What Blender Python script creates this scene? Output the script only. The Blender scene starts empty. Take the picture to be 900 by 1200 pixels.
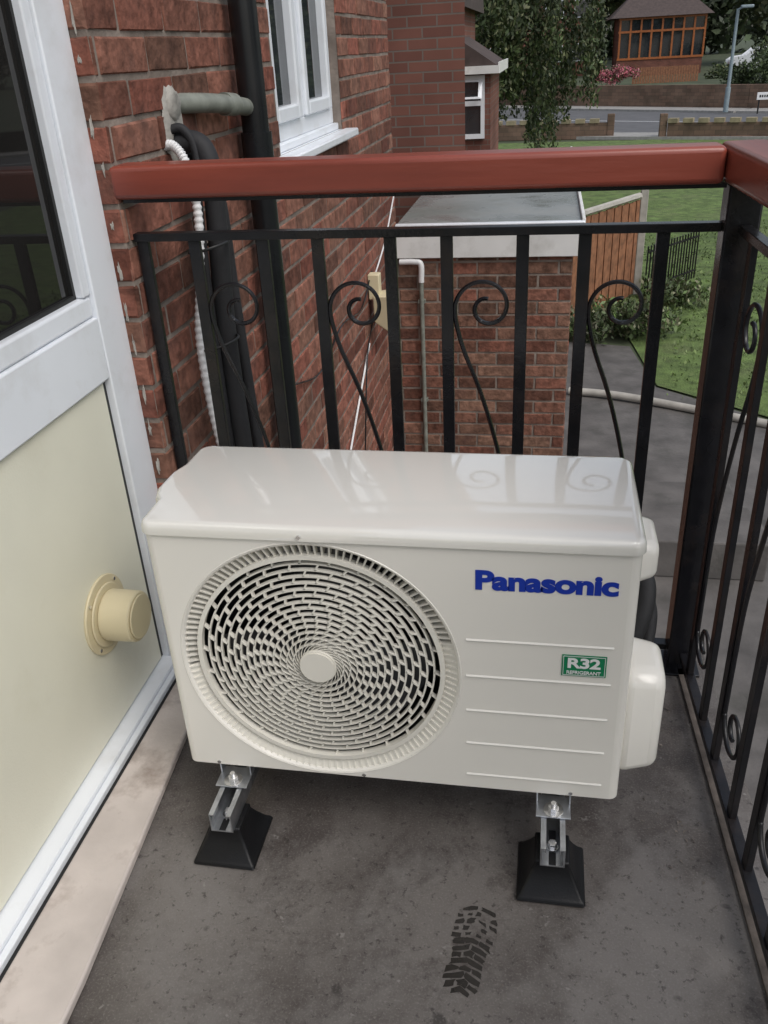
import bpy, math, random
import numpy as np
from mathutils import Matrix, Vector
random.seed(7); rng=np.random.default_rng(7)
S=bpy.context.scene
C=bpy.context.collection
# ------------------------------------------------------------ materials
def new_mat(name):
    m=bpy.data.materials.new(name); m.use_nodes=True
    nt=m.node_tree; b=nt.nodes['Principled BSDF']; return m,nt,b
def N(nt,t,**kw):
    n=nt.nodes.new(t)
    for k,v in kw.items(): setattr(n,k,v)
    return n
def setin(n,k,v): n.inputs[k].default_value=v
def mat(name,col,rough=.6,metal=0,var=.12,vscale=6,bump=0,bscale=60,spec=.5,dirt_or_reflection=None,dscale=2.5,damt=.5,rvar=0,attr=False,coat=0,dist=.002,detail=3,stretch=None):
    m,nt,b=new_mat(name); L=nt.links.new
    tc=N(nt,'ShaderNodeTexCoord'); O=tc.outputs['Object']
    if stretch:
        mp=N(nt,'ShaderNodeMapping'); mp.inputs['Scale'].default_value=stretch; L(O,mp.inputs['Vector']); O=mp.outputs[0]
    n1=N(nt,'ShaderNodeTexNoise'); setin(n1,'Scale',vscale); setin(n1,'Detail',detail); L(O,n1.inputs['Vector'])
    mr=N(nt,'ShaderNodeMapRange'); setin(mr,'From Min',.25); setin(mr,'From Max',.75); setin(mr,'To Min',1-var); setin(mr,'To Max',1+var); L(n1.outputs['Fac'],mr.inputs['Value'])
    mx=N(nt,'ShaderNodeMix',data_type='RGBA',blend_type='MULTIPLY'); setin(mx,0,1.)
    if attr:
        a=N(nt,'ShaderNodeVertexColor'); a.layer_name='col'; L(a.outputs['Color'],mx.inputs[6])
    else: mx.inputs[6].default_value=(*col,1)
    L(mr.outputs[0],mx.inputs[7]); out=mx.outputs[2]
    if dirt_or_reflection:
        n2=N(nt,'ShaderNodeTexNoise'); setin(n2,'Scale',dscale); setin(n2,'Detail',6); setin(n2,'Roughness',.65); L(O,n2.inputs['Vector'])
        r2=N(nt,'ShaderNodeMapRange'); setin(r2,'From Min',.5); setin(r2,'From Max',.72); setin(r2,'To Min',0); setin(r2,'To Max',damt); L(n2.outputs['Fac'],r2.inputs['Value'])
        m2=N(nt,'ShaderNodeMix',data_type='RGBA'); L(r2.outputs[0],m2.inputs[0]); L(out,m2.inputs[6]); m2.inputs[7].default_value=(*dirt_or_reflection,1); out=m2.outputs[2]
    L(out,b.inputs['Base Color'])
    setin(b,'Roughness',rough); setin(b,'Metallic',metal); setin(b,'Specular IOR Level',spec)
    if coat: setin(b,'Coat Weight',coat); setin(b,'Coat Roughness',.03)
    if rvar:
        n3=N(nt,'ShaderNodeTexNoise'); setin(n3,'Scale',3.); setin(n3,'Detail',3); L(O,n3.inputs['Vector'])
        r3=N(nt,'ShaderNodeMapRange'); setin(r3,'From Min',.3); setin(r3,'From Max',.7); setin(r3,'To Min',max(.02,rough-rvar)); setin(r3,'To Max',min(1,rough+rvar)); L(n3.outputs['Fac'],r3.inputs['Value']); L(r3.outputs[0],b.inputs['Roughness'])
    if bump:
        n4=N(nt,'ShaderNodeTexNoise'); setin(n4,'Scale',bscale); setin(n4,'Detail',3); L(O,n4.inputs['Vector'])
        bp=N(nt,'ShaderNodeBump'); setin(bp,'Strength',bump); setin(bp,'Distance',dist); L(n4.outputs['Fac'],bp.inputs['Height']); L(bp.outputs[0],b.inputs['Normal'])
    return m
def brick_mat(name,axis,c1,c2,mort,w=.225,h=.075):
    m,nt,b=new_mat(name); L=nt.links.new
    tc=N(nt,'ShaderNodeTexCoord'); sx=N(nt,'ShaderNodeSeparateXYZ'); L(tc.outputs['Object'],sx.inputs[0])
    cb=N(nt,'ShaderNodeCombineXYZ'); L(sx.outputs[axis],cb.inputs[0]); L(sx.outputs[2],cb.inputs[1])
    br=N(nt,'ShaderNodeTexBrick'); L(cb.outputs[0],br.inputs['Vector'])
    setin(br,'Color1',(*c1,1)); setin(br,'Color2',(*c2,1)); setin(br,'Mortar',(*mort,1)); setin(br,'Scale',1.); setin(br,'Mortar Size',.006); setin(br,'Mortar Smooth',.1); setin(br,'Brick Width',w); setin(br,'Row Height',h); setin(br,'Bias',-.2)
    n=N(nt,'ShaderNodeTexNoise'); setin(n,'Scale',1.3); setin(n,'Detail',6); L(tc.outputs['Object'],n.inputs['Vector'])
    mr=N(nt,'ShaderNodeMapRange'); setin(mr,'From Min',.3); setin(mr,'From Max',.7); setin(mr,'To Min',.7); setin(mr,'To Max',1.2); L(n.outputs['Fac'],mr.inputs['Value'])
    mx=N(nt,'ShaderNodeMix',data_type='RGBA',blend_type='MULTIPLY'); setin(mx,0,1.); L(br.outputs['Color'],mx.inputs[6]); L(mr.outputs[0],mx.inputs[7]); L(mx.outputs[2],b.inputs['Base Color'])
    bp=N(nt,'ShaderNodeBump',invert=True); setin(bp,'Strength',.6); setin(bp,'Distance',.006); L(br.outputs['Fac'],bp.inputs['Height']); L(bp.outputs[0],b.inputs['Normal'])
    setin(b,'Roughness',.9); setin(b,'Specular IOR Level',.2); return m
M={}
M['unit']=mat('cream_enamel',(.80,.775,.715),.16,var=.02,vscale=3,spec=.6,bump=.03,bscale=200,dist=.0005)
M['lid']=mat('cream_enamel_lid',(.78,.76,.705),.08,var=.025,vscale=4,spec=.8,coat=1.,rvar=.04,bump=.12,bscale=7,dist=.003)
M['grille']=mat('grille_plastic',(.76,.735,.665),.38,var=.02)
M['dark']=mat('dark_interior',(.008,.008,.009),.6,var=.2)
M['blade']=mat('fan_blade_plastic',(.04,.04,.046),.3,var=.1)
M['blue']=mat('logo_blue',(.006,.035,.36),.4,var=.02)
M['green']=mat('label_green',(.0,.20,.08),.35,var=.03)
M['white']=mat('white_print',(.8,.8,.8),.4,var=.02)
M['zinc']=mat('galvanised_steel',(.55,.57,.60),.33,metal=.95,var=.25,vscale=40,bump=.2,bscale=80,rvar=.1)
M['bolt']=mat('bolt_steel',(.7,.7,.7),.25,metal=1,var=.1)
M['rubber']=mat('black_rubber',(.006,.006,.007),.42,var=.2,vscale=30,bump=.15,bscale=300,spec=.3)
M['iron']=mat('black_painted_iron',(.008,.008,.010),.32,var=.4,vscale=20,bump=.25,bscale=120,spec=.4,dirt_or_reflection=(.045,.03,.022),dscale=9,damt=.35,rvar=.12)
M['railx']=mat('red_stained_wood_x',(.27,.062,.04),.30,var=.38,vscale=9,bump=.4,bscale=60,rvar=.12,dirt_or_reflection=(.12,.026,.018),dscale=6,damt=.7,stretch=(.12,1,1))
M['raily']=mat('red_stained_wood_y',(.27,.062,.04),.30,var=.38,vscale=9,bump=.4,bscale=60,rvar=.12,dirt_or_reflection=(.12,.026,.018),dscale=6,damt=.7,stretch=(1,.12,1))
M['upvc']=mat('white_upvc',(.81,.84,.88),.28,var=.03,dirt_or_reflection=(.48,.46,.42),dscale=7,damt=.3)
M['panel']=mat('cream_panel',(.78,.765,.635),.42,var=.06,vscale=3,bump=.4,bscale=230,dist=.001,dirt_or_reflection=(.65,.61,.46),dscale=2.2,damt=.55)
M['vent']=mat('vent_beige_plastic',(.66,.58,.385),.42,var=.06)
M['gasket']=mat('black_gasket',(.012,.012,.012),.5)
M['sill']=mat('weathered_painted_sill',(.57,.51,.47),.6,var=.18,vscale=8,bump=.5,bscale=70,dirt_or_reflection=(.22,.165,.135),dscale=7,damt=.9)
M['brickA']=mat('weathered_brick',(.3,.1,.07),.9,attr=True,var=.5,vscale=32,bump=1.,bscale=60,dist=.0045,spec=.2,dirt_or_reflection=(.115,.062,.05),dscale=9,damt=.75)
M['mortarA']=mat('old_mortar',(.25,.21,.18),.95,var=.35,vscale=14,bump=.8,bscale=80,spec=.1,dist=.004,dirt_or_reflection=(.12,.095,.08),dscale=4,damt=.7)
M['smear']=mat('cement_smear',(.38,.36,.325),.95,var=.25,vscale=30,bump=.8,bscale=70,dist=.004)
M['edge']=mat('grimy_edge_strip',(.085,.07,.06),.8,var=.5,vscale=30,bump=.8,bscale=90,dirt_or_reflection=(.17,.14,.12),dscale=10,damt=.6)
M['pvcblk']=mat('black_pvc_pipe',(.009,.010,.012),.3,var=.3,vscale=8,rvar=.08)
M['greypipe']=mat('weathered_grey_pipe',(.20,.21,.18),.55,var=.3,vscale=25,bump=.3)
M['conduit']=mat('white_conduit',(.75,.75,.75),.4,var=.05)
M['foam']=mat('black_pipe_insulation',(.016,.016,.018),.7,var=.3,bump=.5,bscale=90)
M['roof']=mat('wet_roof_felt',(.24,.25,.24),.3,var=.25,vscale=3,rvar=.25,bump=.2,dirt_or_reflection=(.10,.11,.09),dscale=1.5,damt=.8)  # dark green patches paint in the plant reflection on the wet felt
M['tile']=mat('dark_roof_tile',(.07,.05,.045),.8,var=.3,bump=.5,bscale=8)
M['render']=mat('painted_white',(.76,.76,.74),.5,var=.06,dirt_or_reflection=(.42,.41,.37),dscale=5,damt=.5)
M['grass']=mat('lawn_grass',(.11,.165,.045),.9,var=.5,vscale=5,bump=1,bscale=40,dist=.03,dirt_or_reflection=(.15,.17,.075),dscale=1.2,damt=.7)
M['terrain']=mat('ground_soil_grass',(.06,.075,.04),.95,var=.4,vscale=1)
M['pave']=mat('garden_paving',(.12,.112,.106),.75,var=.35,vscale=3,bump=.4,bscale=30,dirt_or_reflection=(.05,.05,.042),dscale=1.7,damt=.8,dist=.01)
M['asphalt']=mat('asphalt',(.11,.11,.115),.85,var=.15,vscale=2,bump=.3,bscale=60)
M['kerb']=mat('kerb_concrete',(.30,.29,.275),.85,var=.2)
M['stone']=mat('coping_stone',(.28,.235,.15),.85,var=.35,vscale=3,bump=.5)
M['fence']=mat('fence_timber',(.25,.11,.055),.75,var=.4,vscale=9,bump=.4)
M['conc']=mat('concrete_post',(.42,.40,.36),.85,var=.2,vscale=8)
M['timber']=mat('orange_timber',(.33,.10,.025),.5,var=.2)
M['leaf']=mat('leaves',(.07,.11,.03),.6,attr=True,var=.3,vscale=3)
M['bark']=mat('bark',(.14,.12,.105),.9,var=.4,vscale=8,bump=.8)
M['lampost']=mat('lamp_post_paint',(.24,.30,.33),.45,var=.1)
M['car']=mat('white_car_paint',(.7,.71,.73),.2,var=.02,coat=.6)
M['tyre']=mat('tyre',(.015,.015,.015),.8)
M['brB']=brick_mat('brick_wall_b',0,(.215,.095,.072),(.15,.067,.053),(.18,.145,.125))
M['brBy']=brick_mat('brick_wall_by',1,(.215,.095,.072),(.15,.067,.053),(.18,.145,.125))
M['brC']=brick_mat('brick_far',0,(.20,.077,.055),(.14,.058,.045),(.14,.11,.09))
M['stonewall']=brick_mat('garden_wall_stone',0,(.20,.13,.095),(.13,.095,.07),(.09,.07,.06),.4,.18)
def glassm(name,col,rough):
    m,nt,b=new_mat(name); L=nt.links.new
    tc=N(nt,'ShaderNodeTexCoord'); n=N(nt,'ShaderNodeTexNoise'); setin(n,'Scale',1.5); setin(n,'Detail',3); L(tc.outputs['Object'],n.inputs['Vector'])
    cr=N(nt,'ShaderNodeMapRange'); setin(cr,'To Min',.4); setin(cr,'To Max',1.6); L(n.outputs['Fac'],cr.inputs['Value'])
    mx=N(nt,'ShaderNodeMix',data_type='RGBA',blend_type='MULTIPLY'); setin(mx,0,1.); mx.inputs[6].default_value=(*col,1); L(cr.outputs[0],mx.inputs[7]); L(mx.outputs[2],b.inputs['Base Color'])
    setin(b,'Roughness',rough); setin(b,'IOR',1.5); return m
M['glass']=glassm('door_glass',(.018,.017,.016),.02)
M['glassw']=glassm('window_glass',(.03,.035,.04),.03); M['glassw'].node_tree.nodes['Principled BSDF'].inputs['IOR'].default_value=1.9
def floor_mat():
    m,nt,b=new_mat('balcony_membrane'); L=nt.links.new
    tc=N(nt,'ShaderNodeTexCoord'); O=tc.outputs['Object']
    def noise(s,d=6,r=.55):
        n=N(nt,'ShaderNodeTexNoise'); setin(n,'Scale',s); setin(n,'Detail',d); setin(n,'Roughness',r); L(O,n.inputs['Vector']); return n.outputs['Fac']
    def ramp(f,a,bv,c,d):
        r=N(nt,'ShaderNodeMapRange'); setin(r,'From Min',a); setin(r,'From Max',bv); setin(r,'To Min',c); setin(r,'To Max',d); L(f,r.inputs['Value']); return r.outputs[0]
    def mix(f,a,bc):
        x=N(nt,'ShaderNodeMix',data_type='RGBA'); L(f,x.inputs[0])
        if isinstance(a,tuple): x.inputs[6].default_value=(*a,1)
        else: L(a,x.inputs[6])
        x.inputs[7].default_value=(*bc,1); return x.outputs[2]
    c=mix(ramp(noise(2.6,8,.65),.40,.60,0,1),(.074,.063,.057),(.145,.131,.121))
    c=mix(ramp(noise(7,8,.75),.50,.60,0,.9),c,(.066,.055,.050))
    c=mix(ramp(noise(1.7,7,.65),.54,.62,0,.7),c,(.185,.172,.162))
    c=mix(ramp(noise(60,4,.7),.58,.66,0,.8),c,(.038,.032,.029))
    c=mix(ramp(noise(17,4,.8),.65,.69,0,.6),c,(.27,.255,.24))
    c=mix(ramp(noise(11,2,.5),.70,.73,0,.8),c,(.033,.028,.026))
    c=mix(ramp(noise(260,3,.6),.52,.72,0,.5),c,(.24,.225,.21))
    L(c,b.inputs['Base Color'])
    L(ramp(noise(3.1,6,.6),.38,.62,.28,.66),b.inputs['Roughness'])
    bp=N(nt,'ShaderNodeBump'); setin(bp,'Strength',.6); setin(bp,'Distance',.0014); L(noise(160,4,.7),bp.inputs['Height'])
    bp2=N(nt,'ShaderNodeBump'); setin(bp2,'Strength',.5); setin(bp2,'Distance',.008); L(noise(6,3,.5),bp2.inputs['Height']); L(bp.outputs[0],bp2.inputs['Normal']); L(bp2.outputs[0],b.inputs['Normal'])
    return m
M['floor']=floor_mat()
# ------------------------------------------------------------ geometry helpers
def empty(name,loc=(0,0,0)):
    e=bpy.data.objects.new(name,None); e.location=loc; e.empty_display_size=.1; C.objects.link(e); return e
XFORM=None
def mesh(name,v,f,m,parent=None,smooth=None,cols=None,bevel=0,bseg=2):
    if XFORM: v=[XFORM(p) for p in v]
    me=bpy.data.meshes.new(name); me.from_pydata([tuple(p) for p in v],[],[tuple(q) for q in f]); me.update()
    o=bpy.data.objects.new(name,me); C.objects.link(o)
    me.materials.append(M[m] if isinstance(m,str) else m)
    if cols is not None:
        a=me.color_attributes.new('col','FLOAT_COLOR','CORNER')
        lt=np.empty(len(me.polygons),dtype=np.int32); me.polygons.foreach_get('loop_total',lt)
        cc=np.repeat(np.asarray(cols,dtype=np.float32),lt,axis=0); cc=np.hstack([cc,np.ones((len(cc),1),np.float32)]); a.data.foreach_set('color',cc.ravel())
    if bevel:
        b=o.modifiers.new('b','BEVEL'); b.width=bevel; b.segments=bseg; b.limit_method='ANGLE'; b.angle_limit=math.radians(40)
    if smooth is not None:
        me.polygons.foreach_set('use_smooth',[True]*len(me.polygons))
        try: me.set_sharp_from_angle(angle=math.radians(smooth))
        except Exception: pass
    if parent: o.parent=parent
    return o
def box(name,lo,hi,m,parent=None,bevel=0,rot=0,bseg=2):
    x0,y0,z0=lo;x1,y1,z1=hi
    v=[(x0,y0,z0),(x1,y0,z0),(x1,y1,z0),(x0,y1,z0),(x0,y0,z1),(x1,y0,z1),(x1,y1,z1),(x0,y1,z1)]
    f=[(0,3,2,1),(4,5,6,7),(0,1,5,4),(1,2,6,5),(2,3,7,6),(3,0,4,7)]
    return mesh(name,v,f,m,parent,bevel=bevel,bseg=bseg,smooth=40 if bevel else None)
def slab(name,pts,z0,z1,m,parent=None,bevel=0):
    k=len(pts); v=[(x,y,z0) for x,y in pts]+[(x,y,z1) for x,y in pts]
    return mesh(name,v,[tuple(range(k))[::-1],tuple(range(k,2*k))]+[(i,(i+1)%k,(i+1)%k+k,i+k) for i in range(k)],m,parent,bevel=bevel,smooth=40 if bevel else None)
class G:
    def __init__(s): s.v=[];s.f=[]
    def add(s,v,f):
        o=len(s.v); s.v+=list(v); s.f+=[tuple(i+o for i in q) for q in f]
    def box(s,lo,hi):
        x0,y0,z0=lo;x1,y1,z1=hi
        s.add([(x0,y0,z0),(x1,y0,z0),(x1,y1,z0),(x0,y1,z0),(x0,y0,z1),(x1,y0,z1),(x1,y1,z1),(x0,y1,z1)],[(0,3,2,1),(4,5,6,7),(0,1,5,4),(1,2,6,5),(2,3,7,6),(3,0,4,7)])
    def tube(s,pts,r,n=10,cap=True):
        pts=[Vector(p) for p in pts]; rs=r if hasattr(r,'__len__') else [r]*len(pts)
        t=(pts[1]-pts[0]).normalized(); u=t.orthogonal().normalized(); base=len(s.v)
        for i,p in enumerate(pts):
            a=pts[max(i-1,0)];b=pts[min(i+1,len(pts)-1)]; t=(b-a).normalized(); u=(u-t*u.dot(t)).normalized(); w=t.cross(u)
            for k in range(n):
                an=2*math.pi*k/n; s.v.append(tuple(p+(u*math.cos(an)+w*math.sin(an))*rs[i]))
        for i in range(len(pts)-1):
            for k in range(n):
                a=base+i*n+k;b=base+i*n+(k+1)%n; s.f.append((a,b,b+n,a+n))
        if cap:
            s.f.append(tuple(base+k for k in range(n))[::-1]); e=base+(len(pts)-1)*n; s.f.append(tuple(e+k for k in range(n)))
    def obj(s,name,m,parent=None,**kw): return mesh(name,s.v,s.f,m,parent,**kw)
def spline(P,n=12):
    P=[np.array(p,float) for p in P]; P=[2*P[0]-P[1]]+P+[2*P[-1]-P[-2]]; out=[]
    for i in range(1,len(P)-2):
        for k in range(n):
            t=k/n; out.append(tuple(.5*((2*P[i])+(-P[i-1]+P[i+1])*t+(2*P[i-1]-5*P[i]+4*P[i+1]-P[i+2])*t*t+(-P[i-1]+3*P[i]-3*P[i+1]+P[i+2])*t**3)))
    out.append(tuple(P[-2])); return out
def tube(name,pts,r,m,parent=None,n=12): 
    g=G(); g.tube(pts,r,n); return g.obj(name,m,parent,smooth=40)
def brick_wall(name,o,u,nrm,u0,u1,z0,z1,holes,parent,base=(.215,.088,.062),proud=.004,phase=0.,jit=.002):
    o=Vector(o);u=Vector(u);nrm=Vector(nrm); flip=u.cross(Vector((0,0,1))).dot(nrm)<0
    v=[];f=[];cols=[]
    r0=int(math.floor(z0/.075)); r1=int(math.ceil(z1/.075))
    for r in range(r0,r1):
        za=max(r*.075+.005,z0);zb=min(r*.075+.070,z1)
        if zb-za<.01: continue
        off=(r%2)*.1125+phase; k0=int(math.floor((u0-off)/.225))-1;k1=int(math.ceil((u1-off)/.225))+1
        for k in range(k0,k1):
            a=max(off+k*.225+.005,u0);b=min(off+k*.225+.220,u1)
            segs=[(a,b)]
            for (h0,h1,hz0,hz1) in holes:
                if zb>hz0+.005 and za<hz1-.005:
                    ns=[]
                    for (p,q) in segs:
                        if q<=h0 or p>=h1: ns.append((p,q)); continue
                        if p<h0: ns.append((p,h0))
                        if q>h1: ns.append((h1,q))
                    segs=ns
            for (p,q) in segs:
                if q-p<.012: continue
                pr=proud+random.uniform(-.0015,.0015); j=lambda:random.uniform(-jit,jit); e=.0035
                b0=len(v)
                for (uu,zz,d) in ((p+j(),za+j(),-.001),(q+j(),za+j(),-.001),(q+j(),zb+j(),-.001),(p+j(),zb+j(),-.001),(p+e+j(),za+e+j(),pr),(q-e+j(),za+e+j(),pr),(q-e+j(),zb-e+j(),pr),(p+e+j(),zb-e+j(),pr)):
                    v.append(tuple(o+u*uu+nrm*d+Vector((0,0,zz))))
                fs=[(4,5,6,7),(0,1,5,4),(1,2,6,5),(2,3,7,6),(3,0,4,7)]
                kk=random.choice([.6,.75,.9,1.,1.05,1.15,1.25]); hs=random.uniform(.88,1.25); c=(base[0]*kk,base[1]*kk*hs,base[2]*kk*hs)
                for q4 in fs:
                    q4=tuple(b0+i for i in q4); f.append(q4[::-1] if flip else q4); cols.append(c)
    mesh(name+'_bricks',v,f,'brickA',parent,cols=cols)
    us=sorted({u0,u1,*[h for H in holes for h in H[:2]]}); zs=sorted({z0,z1,*[h for H in holes for h in H[2:]]}); v=[];f=[]
    for i in range(len(us)-1):
        for j2 in range(len(zs)-1):
            mu=(us[i]+us[i+1])/2; mz=(zs[j2]+zs[j2+1])/2
            if any(h[0]<mu<h[1] and h[2]<mz<h[3] for h in holes): continue
            b0=len(v); v+=[tuple(o+u*a+Vector((0,0,b))) for a,b in ((us[i],zs[j2]),(us[i+1],zs[j2]),(us[i+1],zs[j2+1]),(us[i],zs[j2+1]))]
            f.append(tuple(range(b0,b0+4)) if not flip else tuple(range(b0,b0+4))[::-1])
    mesh(name+'_mortar',v,f,'mortarA',parent)
def leaves(name,clumps,n,size,palette,parent=None,droop=0,m='leaf'):
    W=np.array([c[6] for c in clumps]);W=W/W.sum(); idx=rng.choice(len(clumps),n,p=W); cl=np.array([c[:6] for c in clumps])[idx]
    d=rng.normal(size=(n,3)); d/=np.linalg.norm(d,axis=1)[:,None]; rad=rng.uniform(.15,1,n)**.6; rad*=rng.uniform(.8,1.15,n)
    P=cl[:,:3]+d*rad[:,None]*cl[:,3:6]
    a=rng.normal(size=(n,3)); a[:,2]-=droop; a/=np.linalg.norm(a,axis=1)[:,None]; b=np.cross(a,rng.normal(size=(n,3))); b/=np.linalg.norm(b,axis=1)[:,None]
    s=size*rng.uniform(.6,1.4,n)[:,None]
    V=np.stack([P-a*s,P+b*s*.45,P+a*s,P-b*s*.45],1).reshape(-1,3)
    F=np.arange(4*n).reshape(-1,4)
    pal=np.array(palette); c=pal[rng.integers(0,len(pal),n)]*rng.uniform(.6,1.4,n)[:,None]; clb=rng.uniform(.6,1.35,len(clumps)); c=c*clb[idx][:,None]
    return mesh(name,V.tolist(),F.tolist(),m,parent,cols=c)
def clumps_in(cx,cy,cz,rx,ry,rz,k,r):
    out=[]
    while len(out)<k:
        d=rng.uniform(-1,1,3)
        if np.linalg.norm(d)>1: continue
        q=r*rng.uniform(.6,1.3); out.append((cx+d[0]*rx,cy+d[1]*ry,cz+d[2]*rz,q,q,q*.8,q**2))
    return out
# ============================================================ OUTDOOR UNIT
B=.14;W=.78;D=.296;ZL=.631;ZT=.655
U=empty('air_conditioner_outdoor_unit')
def arc(cx,cy,r,a0,a1,n=6): return [(cx+r*math.cos(math.radians(a0+(a1-a0)*i/n)),cy+r*math.sin(math.radians(a0+(a1-a0)*i/n))) for i in range(n+1)]
r=.016
out_r=arc(W-r,r,r,-90,0)+arc(W-.022,D-.022,.022,0,90)+arc(.018,D-.018,.022,90,180)+[(-.006,.215),(-.016,.185),(-.018,.12),(-.010,.095),(0,.08)]+arc(r,r,r,180,270)
v=[];f=[];n=len(out_r)
for z in (B,ZL): v+=[(x,y,z) for x,y in out_r]
for i in range(n-1): f.append((i,i+1,i+1+n,i+n))
f.append(tuple(range(n))[::-1])
mesh('body_shell',v,f,'unit',U,smooth=35)
FC=(.270,.3855);FR=.2385
x0,x1,z0,z1=r,W-r,B,ZL
angs=sorted([2*math.pi*i/128 for i in range(128)]+[math.atan2(z-FC[1],x-FC[0])%(2*math.pi) for x in (x0,x1) for z in (z0,z1)])
v=[];f=[]
for a in angs:
    c,s=math.cos(a),math.sin(a)
    t=min([( (x1 if c>0 else x0)-FC[0])/c if abs(c)>1e-9 else 1e9, ((z1 if s>0 else z0)-FC[1])/s if abs(s)>1e-9 else 1e9])
    for rr,y in ((t,0),(FR+.0005,0),(FR-.003,.004),(FR-.004,.03)):
        v.append((FC[0]+rr*c,y,FC[1]+rr*s))
m_=len(angs)
for i in range(m_):
    j=(i+1)%m_
    for k in range(3): f.append((4*i+k,4*i+k+1,4*j+k+1,4*j+k))
mesh('front_panel',v,f,'unit',U,smooth=30)
def offs(pts,d):
    res=[];k=len(pts)
    for i in range(k):
        a=Vector(pts[i-1]);b=Vector(pts[i]);c=Vector(pts[(i+1)%k]); t1=(b-a);t2=(c-b)
        if t1.length<1e-9:t1=t2
        if t2.length<1e-9:t2=t1
        t=(t1.normalized()+t2.normalized()).normalized(); res.append((b.x+t.y*d,b.y-t.x*d))
    return res
v=[];f=[]
lv=[(.002,ZL+.002),(.0045,ZL+.0015),(.0045,ZL+.006),(.004,ZL+.013),(.002,ZL+.019),(-.002,ZL+.0225),(-.008,ZT)]
for d,z in lv: v+=[(x,y,z) for x,y in offs(out_r,d)]
for l in range(len(lv)-1):
    for i in range(n):
        j=(i+1)%n; f.append((l*n+i,l*n+j,(l+1)*n+j,(l+1)*n+i))
f.append(tuple((len(lv)-1)*n+i for i in range(n))); f.append(tuple(range(n))[::-1])
mesh('top_lid',v,f,'lid',U,smooth=40)
mesh('seam_shadow_gap',[(x,y,ZL-.003) for x,y in offs(out_r,-.003)]+[(x,y,ZL+.004) for x,y in offs(out_r,-.003)],[(i,(i+1)%n,(i+1)%n+n,i+n) for i in range(n)],'dark',U)
def cyl_y(g,c,r,y0,y1,k=32,flip=False,cap=True):
    b=len(g.v)
    for y in (y0,y1):
        for i in range(k): a=2*math.pi*i/k; g.v.append((c[0]+r*math.cos(a),y,c[1]+r*math.sin(a)))
    for i in range(k):
        j=(i+1)%k; q=(b+i,b+j,b+k+j,b+k+i); g.f.append(q[::-1] if flip else q)
    if cap:
        g.f.append(tuple(b+i for i in range(k))); g.f.append(tuple(b+k+i for i in range(k))[::-1])
g=G(); k=48
for y in (.03,.17):
    for i in range(k): a=2*math.pi*i/k; g.v.append((FC[0]+(FR-.004)*math.cos(a),y,FC[1]+(FR-.004)*math.sin(a)))
for i in range(k): j=(i+1)%k; g.f.append((i,j,k+j,k+i))
g.f.append(tuple(k+i for i in range(k)))
g.obj('fan_housing','dark',U)
g=G()
for bl in range(3):
    a0=2*math.pi*bl/3+.5; V=[];nn=10;mm=6
    for i in range(nn+1):
        rr=.035+.155*i/nn
        for jj in range(mm+1):
            t=jj/mm; a=a0+t*1.15+.5*i/nn; V.append((FC[0]+rr*math.cos(a),.055+.05*t,FC[1]+rr*math.sin(a)))
    F=[]
    for i in range(nn):
        for jj in range(mm): q=i*(mm+1)+jj; F.append((q,q+1,q+mm+2,q+mm+1))
    g.add(V,F)
cyl_y(g,FC,.04,.04,.11)
g.obj('fan_blades','blade',U,smooth=50)
g=G()
def P2(rr,a,y): return (FC[0]+rr*math.cos(a),y,FC[1]+rr*math.sin(a))
def seg(ra0,ra1,a0,a1,w,y0,y1,k):
    b=len(g.v)
    for i in range(k+1):
        t=i/k;a=a0+(a1-a0)*t;rr=ra0+(ra1-ra0)*t
        g.v+= [P2(rr-w/2,a,y0),P2(rr+w/2,a,y0),P2(rr+w/2,a,y1),P2(rr-w/2,a,y1)]
    for i in range(k):
        q=b+4*i
        for s_ in range(4): g.f.append((q+s_,q+(s_+1)%4,q+4+(s_+1)%4,q+4+s_))
    g.f.append((b,b+3,b+2,b+1)); e=b+4*k; g.f.append((e,e+1,e+2,e+3))
def dome(rr): return .002+.012*(rr/.21)**2
R0=.032;R1=.208;NG=15;st=(R1-R0)/NG;NR=26
def tw(rr): return -1.75*math.log(rr/R0)
# concentric slats, with short cross ribs stepping round ring by ring into swirling arms
for i in range(NG):
    ra=R0+st*i; rb=ra+st; y=dome(ra)
    if i>0: seg(ra,ra,0,2*math.pi,.0031 if i>3 else .0021,y,y+.007,120)
    swirl=max(0,1-i/4.0)          # near the hub the arms run continuously, further out they step
    for kx in range(NR):
        A0=2*math.pi*kx/NR+tw(ra); A1=2*math.pi*kx/NR+tw(rb); Ae=A0+(A1-A0)*(.28+.72*swirl)
        hw=.0017 if i>3 else .0011; b=len(g.v)
        for rr,aa0 in ((ra,A0),((ra+rb)/2,(A0+Ae)/2),(rb,Ae)):
            ww=hw/rr
            for (aa,yy) in ((aa0-ww,y),(aa0+ww,y),(aa0+ww,y+.008),(aa0-ww,y+.008)): g.v.append(P2(rr,aa,yy))
        for ii in range(2):
            q=b+4*ii
            for s_ in range(4): g.f.append((q+s_,q+(s_+1)%4,q+4+(s_+1)%4,q+4+s_))
seg(R1+.003,R1+.003,0,2*math.pi,.008,.006,.020,96)
seg(.030,.030,0,2*math.pi,.004,-.001,.006,48)
NO=120
for kx in range(NO):
    a=2*math.pi*kx/NO; b=len(g.v); w0=.0015
    for rr,y in ((R1+.006,.012),(FR-.002,.003)):
        ww=w0/rr
        for (aa,yy) in ((a-ww,y),(a+ww,y),(a+ww,y+.014),(a-ww,y+.014)): g.v.append(P2(rr,aa,yy))
    for s_ in range(4): g.f.append((b+s_,b+(s_+1)%4,b+4+(s_+1)%4,b+4+s_))
g.obj('fan_grille','grille',U)
v=[];f=[];k=60
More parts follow.
